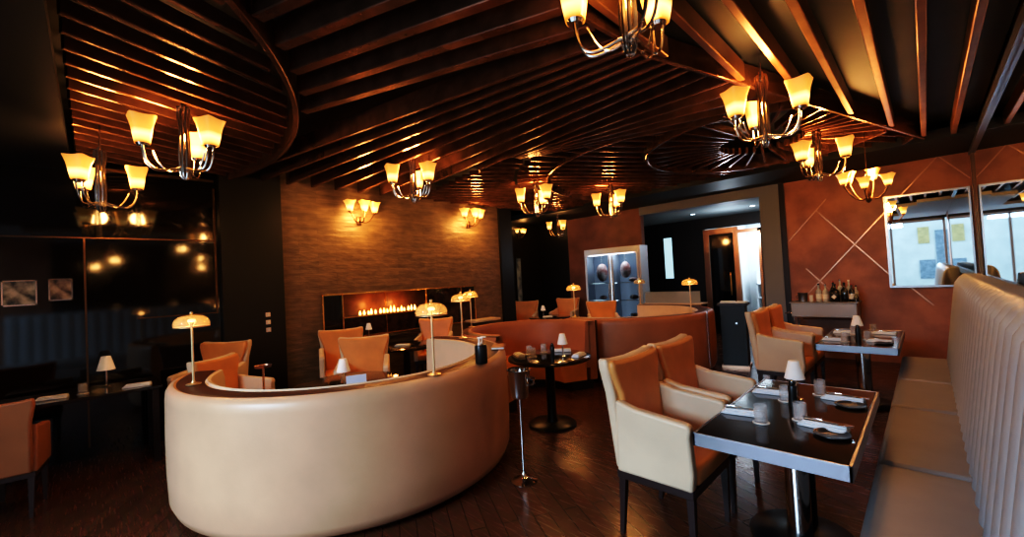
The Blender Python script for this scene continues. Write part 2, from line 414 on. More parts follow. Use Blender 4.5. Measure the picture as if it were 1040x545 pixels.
# rim of the disc
b = MB(); prev = None
for i in range(0, 81):
    a = math.radians(20 + 90 * i / 80); p = (AC[0] + AR * math.cos(a), AC[1] + AR * math.sin(a))
    if room(p):
        if prev: b.bar(prev, p, .04, CZ - .03, CZ + .2)
        prev = p
    else: prev = None
b.build('curved_rib', 'slat', ceil)
# 2. great fan from the disc toward the straight edge
b = MB()
R2o = R2 + .45
def below(p): return p[1] < 3.72 + (p[0] + 3.6) * .3125
for i in range(-8, 7):
    y0 = .60 + i * .262
    sl = .385 + (.03 * (1 - i) if i < 1 else 0)
    ok = lambda p: room(p) and dist(p, AC) > AR + .05 and p[0] < edge_x(p[1]) and p[1] < 1.70 + .22 * (p[0] + 4.23)
    for u, v in runs((-1.3 - 5.2, y0 - sl * 5.2), (-1.3 + .6, y0 + sl * .6), ok): b.bar(u, v, .075, CZ, CZ + .15)
for yl, yr in zip((1.28, 1.62, 1.95, 2.28, 2.62, 2.98, 3.35, 3.70), (2.38, 2.47, 2.57, 2.67, 2.78, 2.92, 3.06, 3.18)):
    sl = (yr - yl) / 4.95
    for u, v in runs((-6.25, yl), (-.9, yr + sl * .4), lambda p: room(p) and dist(p, AC) > AR + .05 and p[0] < edge_x(p[1])): b.bar(u, v, .042, CZ, CZ + .17)
for ys_, ye in ((3.62, 3.37), (3.69, 3.63), (3.72, 3.9), (3.74, 4.18), (3.75, 4.48), (3.77, 4.8)):
    xe = edge_x(ye); s = (ye - ys_) / (xe + 3.5); xs = -3.5 if ys_ > 3.65 else -4.2
    for u, v in runs((xs, ys_ - s * (-3.5 - xs)), (xe, ye), lambda p: room(p) and p[0] < edge_x(p[1])): b.bar(u, v, .032, CZ, CZ + .16)
b.build('slat_panel', 'slat', ceil)
# straight edge rib
b = MB(); b.bar((-1.33, 1.9), (-1.28, 2.68), .035, CZ - .01, CZ + .16); b.bar((-1.28, 2.68), (.06, 7.33), .035, CZ - .015, CZ + .16)
b.build('edge_rib', 'slat', ceil)
# 3. short radial slats round the second ring
b = MB()
for i in range(46):
    a = math.radians(95 + i * 5.0)
    p = (C2[0] + R2 * math.cos(a), C2[1] + R2 * math.sin(a)); q = (C2[0] + R2o * math.cos(a), C2[1] + R2o * math.sin(a))
    ok = lambda p: room(p) and not below(p) and p[0] < edge_x(p[1]) - .03 and dist(p, C3) > R3 + .05
    for u, v in runs(p, q, ok): b.bar(u, v, .03, CZ, CZ + .08)
b.build('slat_panel', 'slat', ceil)
b = MB(); prev = None
for rad, cc, z in ((R2, C2, -.02), (R3, C3, -.02)):
    prev = None
    for i in range(97):
        a = 2 * PI * i / 96; p = (cc[0] + rad * math.cos(a), cc[1] + rad * math.sin(a))
        if room(p) and not below(p) and p[0] < edge_x(p[1]) - .02 and not (cc is C2 and dist(p, C3) < R3):
            if prev: b.bar(prev, p, .035, CZ + z, CZ + .18)
            prev = p
        else: prev = None
b.build('curved_rib', 'slat', ceil)
# 4. parallel slats inside the second ring
b = MB(); k = -2.4
while k < 2.4:
    n = (math.cos(math.radians(-32)), math.sin(math.radians(-32))); d = (-n[1], n[0])
    p = (C2[0] + n[0] * k - d[0] * 2.4, C2[1] + n[1] * k - d[1] * 2.4); q = (p[0] + d[0] * 4.8, p[1] + d[1] * 4.8)
    for u, v in runs(p, q, lambda p: room(p) and not below(p) and dist(p, C2) < R2 - .05 and dist(p, C3) > R3 + .05 and p[0] < edge_x(p[1]) - .03): b.bar(u, v, .028, CZ + .03, CZ + .09)
    k += .205
b.build('slat_panel', 'slat', ceil)
# 5. radial slats inside the third ring
b = MB()
for i in range(32):
    a = 2 * PI * i / 32
    p = (C3[0] + .45 * math.cos(a), C3[1] + .45 * math.sin(a)); q = (C3[0] + R3 * math.cos(a), C3[1] + R3 * math.sin(a))
    for u, v in runs(p, q, lambda p: room(p) and not below(p) and p[0] < edge_x(p[1]) - .03): b.bar(u, v, .032, CZ + .01, CZ + .09)
b.build('slat_panel', 'slat', ceil)
# 6. far left: parallel slats between fan and stone wall
b = MB(); k = 0
d = Vector((.52, .85)).normalized(); n = Vector((d.y, -d.x))
for k in range(-2, 26):
    c = Vector((-6.3, 3.6)) + n * (-1.2 + k * .205)
    s6 = lambda p: room(p) and dist(p, C2) > R2o + .03 and p[1] > 3.75 + (-.16) * (p[0] + 4.4) and p[0] < -3.6
    for u, v in runs((c.x - d.x * 2, c.y - d.y * 2), (c.x + d.x * 5, c.y + d.y * 5), s6): b.bar(u, v, .034, CZ, CZ + .075)
b.build('slat_panel', 'slat', ceil)
# 7. wide-spaced straight beams over the banquette
b = MB()
for i, x in enumerate((-1.21, -.965, -.705, -.46, -.195, .06, .32)):
    for u, v in runs((x, -.2), (x, YS), lambda p: p[0] > edge_x(p[1]) + .02 and p[1] > (-.9 if x < -.56 else 2.22 if x < -.11 else 2.82)): b.bar(u, v, .05, CZ, CZ + .14)
b.build('straight_beam', 'beam', ceil)
MB().span((-1.34, -.9, 3.28), (XR, YS, 3.30)).build('recess_panel', 'ceil_grey', ceil, smooth=False)
# flat soffit along the back
struct(MB().span((-7.7, YS, 3.08), (XR + .1, YF, 3.2)).build('ceiling_soffit_back', 'ceil', smooth=False))
struct(MB().span((XR - .03, -.2, 3.03), (XR + .02, YF, 3.12)).build('trim_3', 'steel', smooth=False))

# ------------------------------------------------------------------ booths
def booth(label, loc, a0, a1, outer, group, k=1.):
    o = thing('curved_booth', label, 'booth', loc, 0, group); o.scale = (k, k, 1)
    R = 1.46
    MB().sweep([(1.14, 0), (1.33, 0), (1.33, .03), (1.14, .03)], (0, 0, 0), a0 + .05, a1 - .05).build('plinth', 'plinth', o)
    MB().sweep([(1.28, .022), (1.37, .026), (1.425, .06), (1.453, .125), (1.462, .32), (1.464, .55), (R, .86), (1.455, .915), (1.435, .945), (1.405, .955), (1.37, .94), (1.36, .9), (1.30, .8)],
               (0, 0, 0), a0, a1, 72).build('outer_shell', outer, o)
    MB().sweep([(1.36, .86), (1.405, .944), (1.37, .954), (1.24, .950), (1.20, .93), (1.20, .86)], (0, 0, 0), a0 + .01, a1 - .01, 72).build('rim', 'rim', o)
    MB().sweep([(1.27, .30), (1.27, .90), (1.21, .93), (1.19, .952), (1.165, .945), (1.15, .88), (1.13, .5), (1.13, .30)], (0, 0, 0), a0 + .012, a1 - .012, 72).build('back_cushion', 'leather_pale', o)
    MB().sweep([(1.18, .13), (1.18, .47), (.74, .47), (.71, .45), (.70, .40), (.70, .30), (.74, .28), (.74, .13)], (0, 0, 0), a0 + .02, a1 - .02, 64).build('seat', 'leather_in', o)
    return o
deg = math.radians
booth('large cream and tan curved booth in the foreground with its rounded outer shell facing out', (-3.94, 1.79, 0), deg(-122), deg(112), 'leather', 'curved leather booths', .982)
booth('brown curved booth beyond the two armchairs, its outer shell behind a chrome end strip', (-3.9, 6.74, 0), deg(-98), deg(108), 'leather_brown', 'curved leather booths')
# middle booth: hollow side turned to the room
o = thing('curved_booth', 'middle curved booth with hollow brown back wrapping the round table', 'booth', (-3.87, 4.23, 0), 0, 'curved leather booths')
a0, a1 = deg(64), deg(286)
MB().sweep([(.55, 0), (.90, 0), (.90, .13), (.55, .13)], (0, 0, 0), a0, a1).build('plinth', 'plinth', o)
MB().sweep([(.86, .12), (.965, .13), (.975, .25), (.975, .9), (.96, .945), (.93, .955), (.86, .94)], (0, 0, 0), a0, a1, 64).build('outer_shell', 'leather_brown', o)
MB().sweep([(.955, .90), (.95, .956), (.87, .956), (.86, .9)], (0, 0, 0), a0, a1, 64).build('rim', 'rim', o)
MB().sweep([(.88, .30), (.88, .95), (.86, .968), (.835, .965), (.815, .94), (.81, .88), (.78, .5), (.78, .3)], (0, 0, 0), a0, a1, 64).build('back_cushion', 'leather_brown', o)
MB().sweep([(.80, .13), (.80, .46), (.42, .46), (.40, .43), (.40, .30), (.44, .13)], (0, 0, 0), a0, a1, 48).build('seat', 'leather_in', o)
# joint block + chrome strips between middle and far booth
tag(MB().box((-3.50, 5.22, .48), (.022, .03, .95)).build('joint_strip', 'bronze', smooth=False), 'thin dark vertical strip where the middle and far booths meet', 'trim strip')
tag(MB().box((-2.425, 6.62, .50), (.018, .018, .96)).build('end_strip', 'chrome', smooth=False), 'thin chrome vertical strip on the right flank of the far booth', 'trim strip')

# ------------------------------------------------------------------ armchairs
def mk_chair(label, group):
    o = thing('armchair', label, 'armchair', group=group)
    # backrest: front outline in (y,z), hour-glass sides, leaning back
    pts = [(-.22, .46), (.22, .46)]
    side = [(.245, .80), (.25, .86), (.285, .95), (.305, 1.02), (.30, 1.075)]
    out = [(-.22, .46), (.22, .46)] + side + [(.2, 1.062), (.0, 1.055), (-.2, 1.062)] + [(-y, z) for y, z in reversed(side)]
    lean = lambda z: -.20 - (z - .46) * .12
    MB().prism(out, .05, lambda a, b_, c: (lean(b_) + .05 - c, a, b_)).build('backrest', 'leather_in', o, bevel=.022)
    out2 = [(-.275, .40), (.275, .40), (.285, .86), (.30, .95), (.312, 1.02), (.308, 1.085), (.2, 1.07), (.0, 1.062), (-.2, 1.07), (-.308, 1.085), (-.312, 1.02), (-.30, .95), (-.285, .86)]
    MB().prism(out2, .07, lambda a, b_, c: (lean(max(b_, .46)) + .005 - c, a, b_)).build('back_shell', 'leather_pale', o, bevel=.02)
    for s in (-1, 1):
        prof = [(-.235, .40), (.225, .40), (.235, .50), (.228, .60), (.225, .70), (.235, .735), (.22, .765), (.18, .772), (-.10, .80), (-.225, .835)]
        MB().prism(prof, .068, lambda a, b_, c: (a, s * (.308 - c), b_)).build('armrest', 'leather_pale', o, bevel=.02)
    MB().box((.02, 0, .465), (.44, .48, .11), bevel=.03, seg=3).build('seat', 'leather_in', o)
    MB().box((-.01, 0, .38), (.47, .59, .05)).build('seat_frame', 'leg', o, bevel=.005)
    for sx in (-1, 1):
        for sy in (-1, 1):
            m = MB(); x = -.215 if sx < 0 else .20; y = sy * .265
            k = -.03 if sx < 0 else .0
            r = bmesh.ops.create_cube(m.bm, size=1.)
            for v in r['verts']:
                top = v.co.z > 0; w = .042 if top else .026
                v.co = Vector((x + (0 if top else k) + math.copysign(w / 2, v.co.x), y + math.copysign(w / 2, v.co.y), .36 if top else 0))
            m.build('leg', 'leg', o, smooth=False)
    return o
chair = Proto(mk_chair)
CG = 'tan leather armchairs'
chair((-1.195, 2.58, 0), 0, 'tan armchair nearest the viewer at the near corner of the front table', CG)
chair((-1.195, 3.235, 0), 0, 'tan armchair at the far end of the front table, half behind the nearest armchair', CG)
chair((-1.24, 5.78, 0), 0, 'near armchair of the pair at the second table by the copper wall', CG)
chair((-1.24, 6.46, 0), 0, 'far armchair of the pair at the second table by the copper wall', CG)
chair((-4.70, 2.20, 0), deg(-30), 'wide tan armchair inside the foreground booth, below the fireplace left end', CG, .95)
chair((-5.72, 2.40, 0), deg(-20), 'tan armchair close to the stone wall behind the booth armchair', CG, .97)
chair((-5.05, 1.03, 0), deg(38), 'lamplit tan armchair at the left end of the foreground booth below the light switches', CG, .91)
chair((-5.90, .92, 0), deg(-50), 'lamplit tan armchair behind another by the black pier, only its back top showing', CG, .98)
shaded_chair = chair((-5.18, -.55, 0), deg(172), 'tan armchair darkened to brown for shade at the far left edge drawn to the black glass wall table', CG, .84)
for ch in [c for c in bpy.data.objects if c.parent == shaded_chair]:      # shade of its unlit corner put into the colour as brown leather
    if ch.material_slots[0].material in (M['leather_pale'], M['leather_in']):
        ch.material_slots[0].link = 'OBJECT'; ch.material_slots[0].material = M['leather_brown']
chair((-5.85, 3.97, 0), deg(-45), 'tan armchair in front of the right half of the fireplace', CG, .95)
chair((-6.85, 7.22, 0), deg(-60), 'tan armchair in the alcove just right of the stone wall', CG)
chair((-6.38, 8.16, 0), deg(-75), 'tan armchair in front of the rust wall left of the meat fridge', CG)
chair((-4.60, 7.15, 0), deg(-50), 'tan armchair in front of the glass meat fridge inside the far booth', CG)

# ------------------------------------------------------------------ dining tables and settings
def mk_table(label, group):
    o = thing('dining_table', label, 'table', group=group)
    MB().box((0, 0, .738), (.64, 1.36, .024)).build('tabletop', 'tabletop', o, bevel=.002)
    e = MB()
    for s in (-1, 1):
        e.box((0, s * .687, .7165), (.67, .014, .069)); e.box((s * .328, 0, .7165), (.014, 1.388, .069))
    e.build('edge_band', 'steel', o, smooth=False, bevel=.002)
    MB().box((0, 0, .708), (.60, 1.30, .03)).build('underframe', 'dark_wood', o, smooth=False)
    MB().cyl((0, -.08, .03), .062, .67, n=28).build('pedestal', 'chrome', o)
    MB().cyl((0, .14, .03), .05, .67, n=24).build('pedestal', 'black_metal', o)
    MB().lathe([(0, .03), (.26, .028), (.28, .012), (.28, 0), (0, 0)], n=36).build('base_plate', 'black_metal', o)
    return o
table = Proto(mk_table)
T1 = (-.605, 2.94, 0); T2 = (-.57, 6.16, 0)
table(T1, 0, 'front rectangular black dining table with steel edge beside the grey banquette', 'rectangular dining tables')
table(T2, 0, 'second rectangular black dining table with steel edge, nearer the copper wall', 'rectangular dining tables')

def mk_tumbler(label, group):
    o = thing('tumbler', label, 'glass', group=group)
    MB().lathe([(0, .008), (.030, .006), (.034, .012), (.033, .10), (.0305, .10), (.031, .016), (0, .014)], n=20).build('tumbler_body', 'glass', o)
    MB().lathe([(.0345, .0), (.043, .002), (.043, .006), (.0345, .009)], n=20).build('foot_ring', 'china', o)
    return o
tumbler = Proto(mk_tumbler)
def mk_napkin(label, group):
    m = MB()
    for i, (w, z) in enumerate(((.085, .006), (.078, .016), (.066, .026))):
        m.box((.004 * i, .004 * i, z), (.215 - .012 * i, w, .011), rot=Matrix.Rotation(.03 * i, 3, 'Z'), bevel=.004)
    return tag(m.build('napkin', 'linen'), label, 'napkin', group)
napkin = Proto(mk_napkin)
def mk_fork(label, group):
    o = thing('fork', label, 'fork', group=group)
    m = MB(); m.tube([(-.10, 0, .0), (-.02, 0, .002), (.05, 0, .0)], [.0045, .003, .003], 6); m.box((.062, 0, .001), (.03, .022, .003)); m.build('handle', 'chrome', o)
    m = MB()
    for y in (-.009, -.003, .003, .009): m.box((.093, y, .003), (.036, .003, .002))
    m.build('tines', 'chrome', o); return o
fork = Proto(mk_fork)
def mk_knife(label, group):
    o = thing('knife', label, 'knife', group=group)
    MB().box((-.06, 0, .002), (.09, .013, .007), bevel=.002).build('handle', 'chrome', o)
    MB().prism([(-.016, -.007), (.10, -.006), (.118, .004), (.10, .009), (-.016, .008)], .002, lambda a, b_, c: (a, b_, .001 + c)).build('blade', 'chrome', o); return o
knife = Proto(mk_knife)
def mk_plate(label, group):
    m = MB().lathe([(0, .004), (.05, .004), (.062, .010), (.078, .014), (.079, .011), (.064, .005), (.05, 0), (0, 0)], n=28)
    return tag(m.build('side_plate', 'darkchina'), label, 'plate', group)
plate = Proto(mk_plate)
def mk_table_lamp(label, group):
    o = thing('table_lamp', label, 'lamp', group=group)
    MB().lathe([(0, 0), (.036, 0), (.038, .008), (.012, .016), (.008, .02), (.008, .17), (0, .17)], n=20).build('stem', 'chrome', o)
    MB().lathe([(.058, .135), (.030, .245), (.028, .247), (.0, .247), (.0, .244), (.027, .243), (.055, .136)], n=28).build('lamp_shade', 'whiteshade', o)
    return o
tlamp = Proto(mk_table_lamp)
def mk_mill(label, group):
    o = thing('pepper_mill', label, 'pepper mill', group=group)
    MB().lathe([(0, 0), (.025, 0), (.026, .01), (.022, .06), (.024, .12), (.02, .128), (0, .128)], n=20).build('mill_body', 'black_metal', o)
    MB().lathe([(.0, .128), (.016, .129), (.019, .14), (.014, .155), (.005, .16), (0, .162)], n=18).build('mill_cap', 'bottle_dark', o)
    return o
mill = Proto(mk_mill)
TZ = .7502
def setting(x, y, rz, gx, gy, where, tname):
    napkin((x, y, TZ), rz, 'folded white napkin %s of the %s' % (where, tname), 'folded white napkins')
    c, s = math.cos(rz), math.sin(rz)
    P = lambda a, b_: (x + a * c - b_ * s, y + a * s + b_ * c)
    fork((*P(.02, -.012), TZ + .033), rz + .08, 'fork on the napkin %s of the %s' % (where, tname), 'forks on napkins')
    knife((*P(.01, .018), TZ + .033), rz - .02, 'knife on the napkin %s of the %s' % (where, tname), 'knives on napkins')
    tumbler((gx, gy, TZ), 0, 'clear tumbler %s of the %s' % (where, tname), 'clear tumblers')
ft, st_ = 'front table', 'second table'
setting(-.825, 2.70, deg(8), -.70, 2.60, 'at the near armchair side', ft)
setting(-.80, 3.24, deg(5), -.685, 3.10, 'at the far armchair side', ft)
setting(-.435, 2.70, deg(-8), -.545, 2.76, 'at the near banquette side', ft)
setting(-.42, 3.30, deg(-6), -.545, 3.36, 'at the far banquette side', ft)
plate((-.385, 2.60, TZ), 0, 'dark side plate at the near banquette side of the front table', 'dark side plates')
plate((-.37, 3.19, TZ), 0, 'dark side plate at the far banquette side of the front table', 'dark side plates')
tlamp((-.645, 3.18, TZ), 0, 'small white-shaded lamp in the middle of the front table', 'small table lamps')
mill((-.630, 3.02, TZ), 0, 'black pepper mill standing under the lamp on the front table', 'pepper mills')
setting(-.78, 5.80, deg(6), -.675, 5.72, 'at the near armchair side', st_)
setting(-.76, 6.44, deg(5), -.66, 6.36, 'at the far armchair side', st_)
setting(-.40, 5.84, deg(-8), -.505, 5.94, 'at the near banquette side', st_)
setting(-.40, 6.48, deg(-6), -.50, 6.60, 'at the far banquette side', st_)
plate((-.36, 5.73, TZ), 0, 'dark side plate at the near banquette side of the second table', 'dark side plates')
tlamp((-.60, 6.10, TZ), 0, 'small white-shaded lamp in the middle of the second table', 'small table lamps')
mill((-.585, 5.96, TZ), 0, 'black pepper mill standing under the lamp on the second table', 'pepper mills')

# ------------------------------------------------------------------ banquette
bq = thing('banquette', 'long grey leather banquette with channelled tall back along the right wall', 'banquette', (0, 0, 0))
ys = [6.76, 5.44, 4.42, 3.15, 1.6, .1, -1.3]
MB().span((-.24, -1.3, .0), (.40, 6.72, .10)).build('plinth', 'plinth', bq, smooth=False)
MB().span((-.262, -1.3, .10), (.40, 6.76, .30)).build('seat_base', 'grey_leather', bq, bevel=.015)
for i in range(len(ys) - 1):
    MB().span((-.27, ys[i + 1] + .006, .30), (.16, ys[i] - .006, .47), bevel=0).build('seat_cushion', 'grey_leather', bq, bevel=.035)
m = MB(); W = .19; y = 6.76; lean = lambda z: .125 + (z - .44) * .12
prof_z = [.42, .6, .8, 1.0, 1.2, 1.32, 1.375, 1.40, 1.405]
m2 = bmesh.new()
ny = 8; total = int((6.76 + 1.3) / W); cols = []
for j in range(total * ny + 1):
    yy = 6.76 - j * W / ny; ph = (j % ny) / ny; puff = .034 * (math.sin(PI * ph) ** .6 if 0 < ph < 1 else 0)
    col = []
    for z in prof_z:
        r = 0 if z < 1.3 else (z - 1.3) / .105
        col.append(m.bm.verts.new((lean(z) - puff * (1 - .5 * r) + .06 * r ** 3, yy, z + puff * .5 * r)))
    for xx in (.30, .40): col.append(m.bm.verts.new((xx, yy, 1.405 + puff * .5 - (.01 if xx > .35 else 0))))
    col.append(m.bm.verts.new((.42, yy, 1.2))); col.append(m.bm.verts.new((.42, yy, .42)))
    cols.append(col)
for j in range(len(cols) - 1):
    for k in range(len(cols[0]) - 1): m.bm.faces.new([cols[j][k], cols[j][k + 1], cols[j + 1][k + 1], cols[j + 1][k]])
m.bm.faces.new(cols[0]); m.bm.faces.new(cols[-1][::-1])
m.build('channelled_back', 'grey_back', bq, ang=70)
# ledge and mirror on the right wall
struct(MB().span((.42, -1.3, 1.28), (XR + .02, 8.8, 1.31)).build('trim_4', 'steel', smooth=False))
mr = thing('wall_mirror', 'tall frameless mirror on the right wall above the grey banquette', 'mirror', (XR, 4.0, 1.32))
MB().span((0, -4.6, 0), (.018, 4.70, 1.70)).build('mirror_glass', 'mirror', mr, smooth=False)
MB().span((-.02, 4.66, -.02), (.012, 4.71, 1.72)).build('edge_strip', 'bronze', mr, smooth=False)
mb_ = thing('framed_mirror', 'silver-framed mirror on the copper wall reflecting pale daylight', 'mirror', (.03, YF, 1.88))
MB().span((-.43, -.022, -.68), (.44, -.002, .68)).build('mirror_glass', 'mirror', mb_, smooth=False)
f = MB(); f.span((-.46, -.04, -.71), (-.43, 0, .71)).span((.44, -.04, -.71), (.46, 0, .71)).span((-.43, -.04, .68), (.44, 0, .71)).span((-.43, -.04, -.71), (.44, 0, -.68))
f.build('frame', 'mirror_frame', mb_, smooth=False)

# ------------------------------------------------------------------ bar trolley and bottles
tr = thing('bar_trolley', 'grey metal drinks trolley against the copper wall', 'trolley', (-1.22, 8.42, 0))
MB().box((0, 0, .855), (.86, .40, .23)).build('body', 'trolley', tr, bevel=.012)
MB().box((0, 0, .978), (.90, .43, .016)).build('top', 'trolley', tr, bevel=.004)
for sx in (-.40, .40):
    for sy in (-.17, .17): MB().cyl((sx, sy, .05), .014, .70, n=12).build('leg', 'chrome', tr)
MB().box((0, 0, .22), (.80, .36, .02)).build('lower_shelf', 'black_metal', tr, smooth=False)
for sx in (-.40, .40):
    for sy in (-.17, .17): MB().sphere((sx, sy, .028), .028).build('caster', 'black_metal', tr)
MB().tube([(-.43, -.17, .80), (-.52, -.17, .80), (-.52, .17, .80), (-.43, .17, .80)], .010).build('handle', 'chrome', tr)
BZ = .987
def bottle(x, y, h, r, m, label, capm='black_metal', lab_=True, square=False, neck=.35, diamond=False):
    h *= 1.12; r *= 1.12
    o = thing('bottle', label, 'bottle', (x, y, BZ), 0, 'bottles on the drinks trolley')
    hb = h * (1 - neck)
    MB().lathe([(0, 0), (r * .95, 0), (r, .006), (r, hb * .88), (r * .8, hb), (r * .36, hb + h * .08), (r * .32, h * .94), (0, h * .94)], n=4 if square else 20).build('bottle_body', m, o, ang=50)
    MB().cyl((0, 0, h * .935), r * .38, h * .07, n=14).build('cap', capm, o)
    if lab_:
        MB().lathe([(r * 1.012, hb * .25), (r * 1.012, hb * .68)], n=14, a0=-PI * .95, a1=-PI * .05).build('paper_label', 'label', o)
    if diamond:
        MB().prism([(0, -.038), (.038, 0), (0, .038), (-.038, 0)], .002, lambda a, b_, c: (a, -r * 1.0 - c, hb * .45 + b_)).build('diamond_label', 'label', o, smooth=False)
    return o
bottle(-1.275, 8.34, .26, .036, 'bottle_clear', 'clear bottle at the left of the row on the drinks trolley', 'black_metal')
bottle(-1.185, 8.33, .25, .036, 'bottle_clear', 'clear bottle second from left on the drinks trolley, white label', 'chrome')
bottle(-1.07, 8.33, .25, .060, 'bottle_dark', 'squat black bottle with a white diamond label on the drinks trolley', 'black_metal', False, diamond=True)
bottle(-1.10, 8.47, .29, .036, 'bottle_green', 'tall dark green bottle behind the diamond-label bottle', 'red')
bottle(-1.01, 8.47, .31, .034, 'bottle_clear', 'tallest clear bottle at the back of the trolley with a silver cap', 'chrome', False)
bottle(-.945, 8.33, .27, .040, 'bottle_dark', 'dark bottle just right of the diamond-label bottle', 'black_metal', False)
bottle(-.90, 8.47, .30, .033, 'bottle_clear', 'slim pale bottle at the right rear of the trolley', 'label')
bottle(-.855, 8.33, .25, .034, 'bottle_dark', 'dark bottle with a red cap toward the right end of the trolley', 'red')
bottle(-.81, 8.42, .22, .030, 'bottle_clear', 'short clear bottle at the right end of the bottle row', 'black_metal', False)
o = thing('ice_bucket', 'steel ice bucket at the left end of the drinks trolley', 'ice bucket', (-1.50, 8.37, BZ))
MB().lathe([(0, 0), (.06, 0), (.07, .14), (.073, .145), (.067, .14), (.057, .006), (0, .006)], n=24).build('bucket_body', 'steel', o)
MB().tube([(-.07, 0, .10), (-.09, 0, .09), (-.09, 0, .06), (-.066, 0, .05)], .006).build('handle', 'black_metal', o)
tag(MB().lathe([(0, 0), (.028, 0), (.03, .11), (.027, .11), (.025, .006), (0, .006)], n=18).build('cocktail_jigger', 'china', ), 'small white beaker beside the ice bucket on the trolley', 'beaker').location = (-1.38, 8.33, BZ)
o = thing('wine_bottle', 'amber bottle with white capsule standing on a low stand right of the trolley', 'bottle', (-.80, 8.28, BZ))
MB().lathe([(0, 0), (.035, 0), (.035, .07), (.014, .10), (.012, .13), (0, .13)], n=18).build('bottle_body', 'bottle_dark', o)
MB().cyl((0, 0, .125), .014, .03, n=14).build('cap', 'label', o)

# ------------------------------------------------------------------ chandeliers
def square_cup(m, c, r0, r1, h, rz=0., n=24):
    """flared cup, square with soft corners, wide at the lip"""
    rings = []
    for t in [0, .12, .3, .5, .7, .85, 1.0]:
        rr = r0 + (r1 - r0) * (t ** 1.7) + .004 * math.sin(PI * min(1, t * 1.6))
        ring = []
        for k in range(n):
            a = 2 * PI * k / n + PI / 4; p = 7.
            f = (abs(math.cos(a - PI / 4 + 0)) ** p + abs(math.sin(a - PI / 4)) ** p) ** (-1 / p)
            rad = rr * (1 + (f - 1) * (.6 + .4 * t))
            dz = .006 * t * t * (f - 1) / .2
            ring.append(m.bm.verts.new((c[0] + rad * math.cos(a + rz - PI / 4), c[1] + rad * math.sin(a + rz - PI / 4), c[2] + h * t + dz)))
        rings.append(ring)
    for i in range(len(rings) - 1):
        for k in range(n): m.bm.faces.new([rings[i][k], rings[i][(k + 1) % n], rings[i + 1][(k + 1) % n], rings[i + 1][k]])
    m.bm.faces.new(rings[0][::-1])
    return m
def mk_chandelier(label, group):
    o = thing('chandelier', label, 'chandelier', group=group)      # origin: bottom finial
    s = MB()
    for k in range(8):
        a = 2 * PI * k / 8; s.tube([(.030 * math.cos(a), .030 * math.sin(a), .06), (.034 * math.cos(a), .034 * math.sin(a), .2), (.026 * math.cos(a), .026 * math.sin(a), .40), (.040 * math.cos(a), .040 * math.sin(a), .50), (.036 * math.cos(a), .036 * math.sin(a), .56)], .010, 6)
    s.cyl((0, 0, .55), .042, .012); s.cyl((0, 0, .05), .036, .05)
    s.build('column', 'nickel', o)
    s = MB()
    for k in range(4):
        a = PI * k / 4; s.tube([(.03 * math.cos(a) * math.cos(q), .03 * math.sin(a) * math.cos(q), .055 + .055 * math.sin(q)) for q in [PI + PI * i / 10 for i in range(11)]], .006, 6)
    s.build('finial', 'chrome', o)
    top = 3.16 - 2.55
    MB().cyl((0, 0, .56), .007, .64, n=8).cyl((0, 0, .56), .018, .03).build('rod', 'nickel', o)
    for k in range(3):
        a = 2 * PI * k / 3
        ar = MB()
        for off in (-.018, .018):
            pts = []
            for i in range(13):
                q = i / 12; r_ = .03 + .215 * math.sin(q * PI / 2) ** .9; z = .085 - .045 * math.sin(q * PI) + .145 * (1 - math.cos(q * PI / 2)) ** 1.6
                x, y = r_, off * (1 + .3 * q); pts.append((x * math.cos(a) - y * math.sin(a), x * math.sin(a) + y * math.cos(a), z))
            ar.tube(pts, .0075, 6)
        pts = [( (.03 + .16 * i / 10) * math.cos(a), (.03 + .16 * i / 10) * math.sin(a), .07 - .03 * math.sin(PI * i / 10) + .12 * (i / 10) ** 3) for i in range(11)]
        ar.tube(pts, .006, 6)
        c = (.245 * math.cos(a), .245 * math.sin(a))
        ar.cyl((c[0], c[1], .218), .034, .02, r2=.044, n=14)
        arm = ar.build('arm', 'nickel', o)
        square_cup(MB(), (c[0], c[1], .235), .046, .082, .195, a).build('lamp_shade', 'shade', arm, ang=50)
    return o
chandelier = Proto(mk_chandelier)
LIGHTS = []
def chan(x, y, z, rz, label, scale=None, e=17.):
    chandelier((x, y, z), math.atan2(y, x) + rz, label, 'amber glass chandeliers', scale)
    LIGHTS.append((x, y, z + .33, e))
YAW = deg(44.8)
chan(-4.02, .525, 2.52, deg(-20), 'chandelier over the foreground booth, left of the curved ceiling rib')
chan(-.91, 1.76, 2.61, deg(-35), 'nearest chandelier, cut off by the top edge of the picture', e=14.)
chan(-.84, 3.72, 2.54, deg(14), 'chandelier high over the front table beside the straight beams')
chan(-4.34, 2.76, 2.60, deg(-14), 'chandelier hanging before the middle of the stone wall top')
chan(-.81, 5.85, 2.54, deg(24), 'chandelier over the second table in front of the copper wall edge', e=13.)
chan(-4.98, .07, 2.38, deg(28), 'leftmost chandelier close to the black glass wall', .95)
chan(-4.17, 4.82, 2.55, deg(-24), 'chandelier hanging over the middle booth right of the stone wall')
chan(-5.95, 7.58, 2.515, deg(-30), 'small distant chandelier beside the alcove, lowest in the middle', .85, e=12.)
chan(-3.73, 6.23, 2.55, deg(-22), 'chandelier over the far booth above the meat fridge')
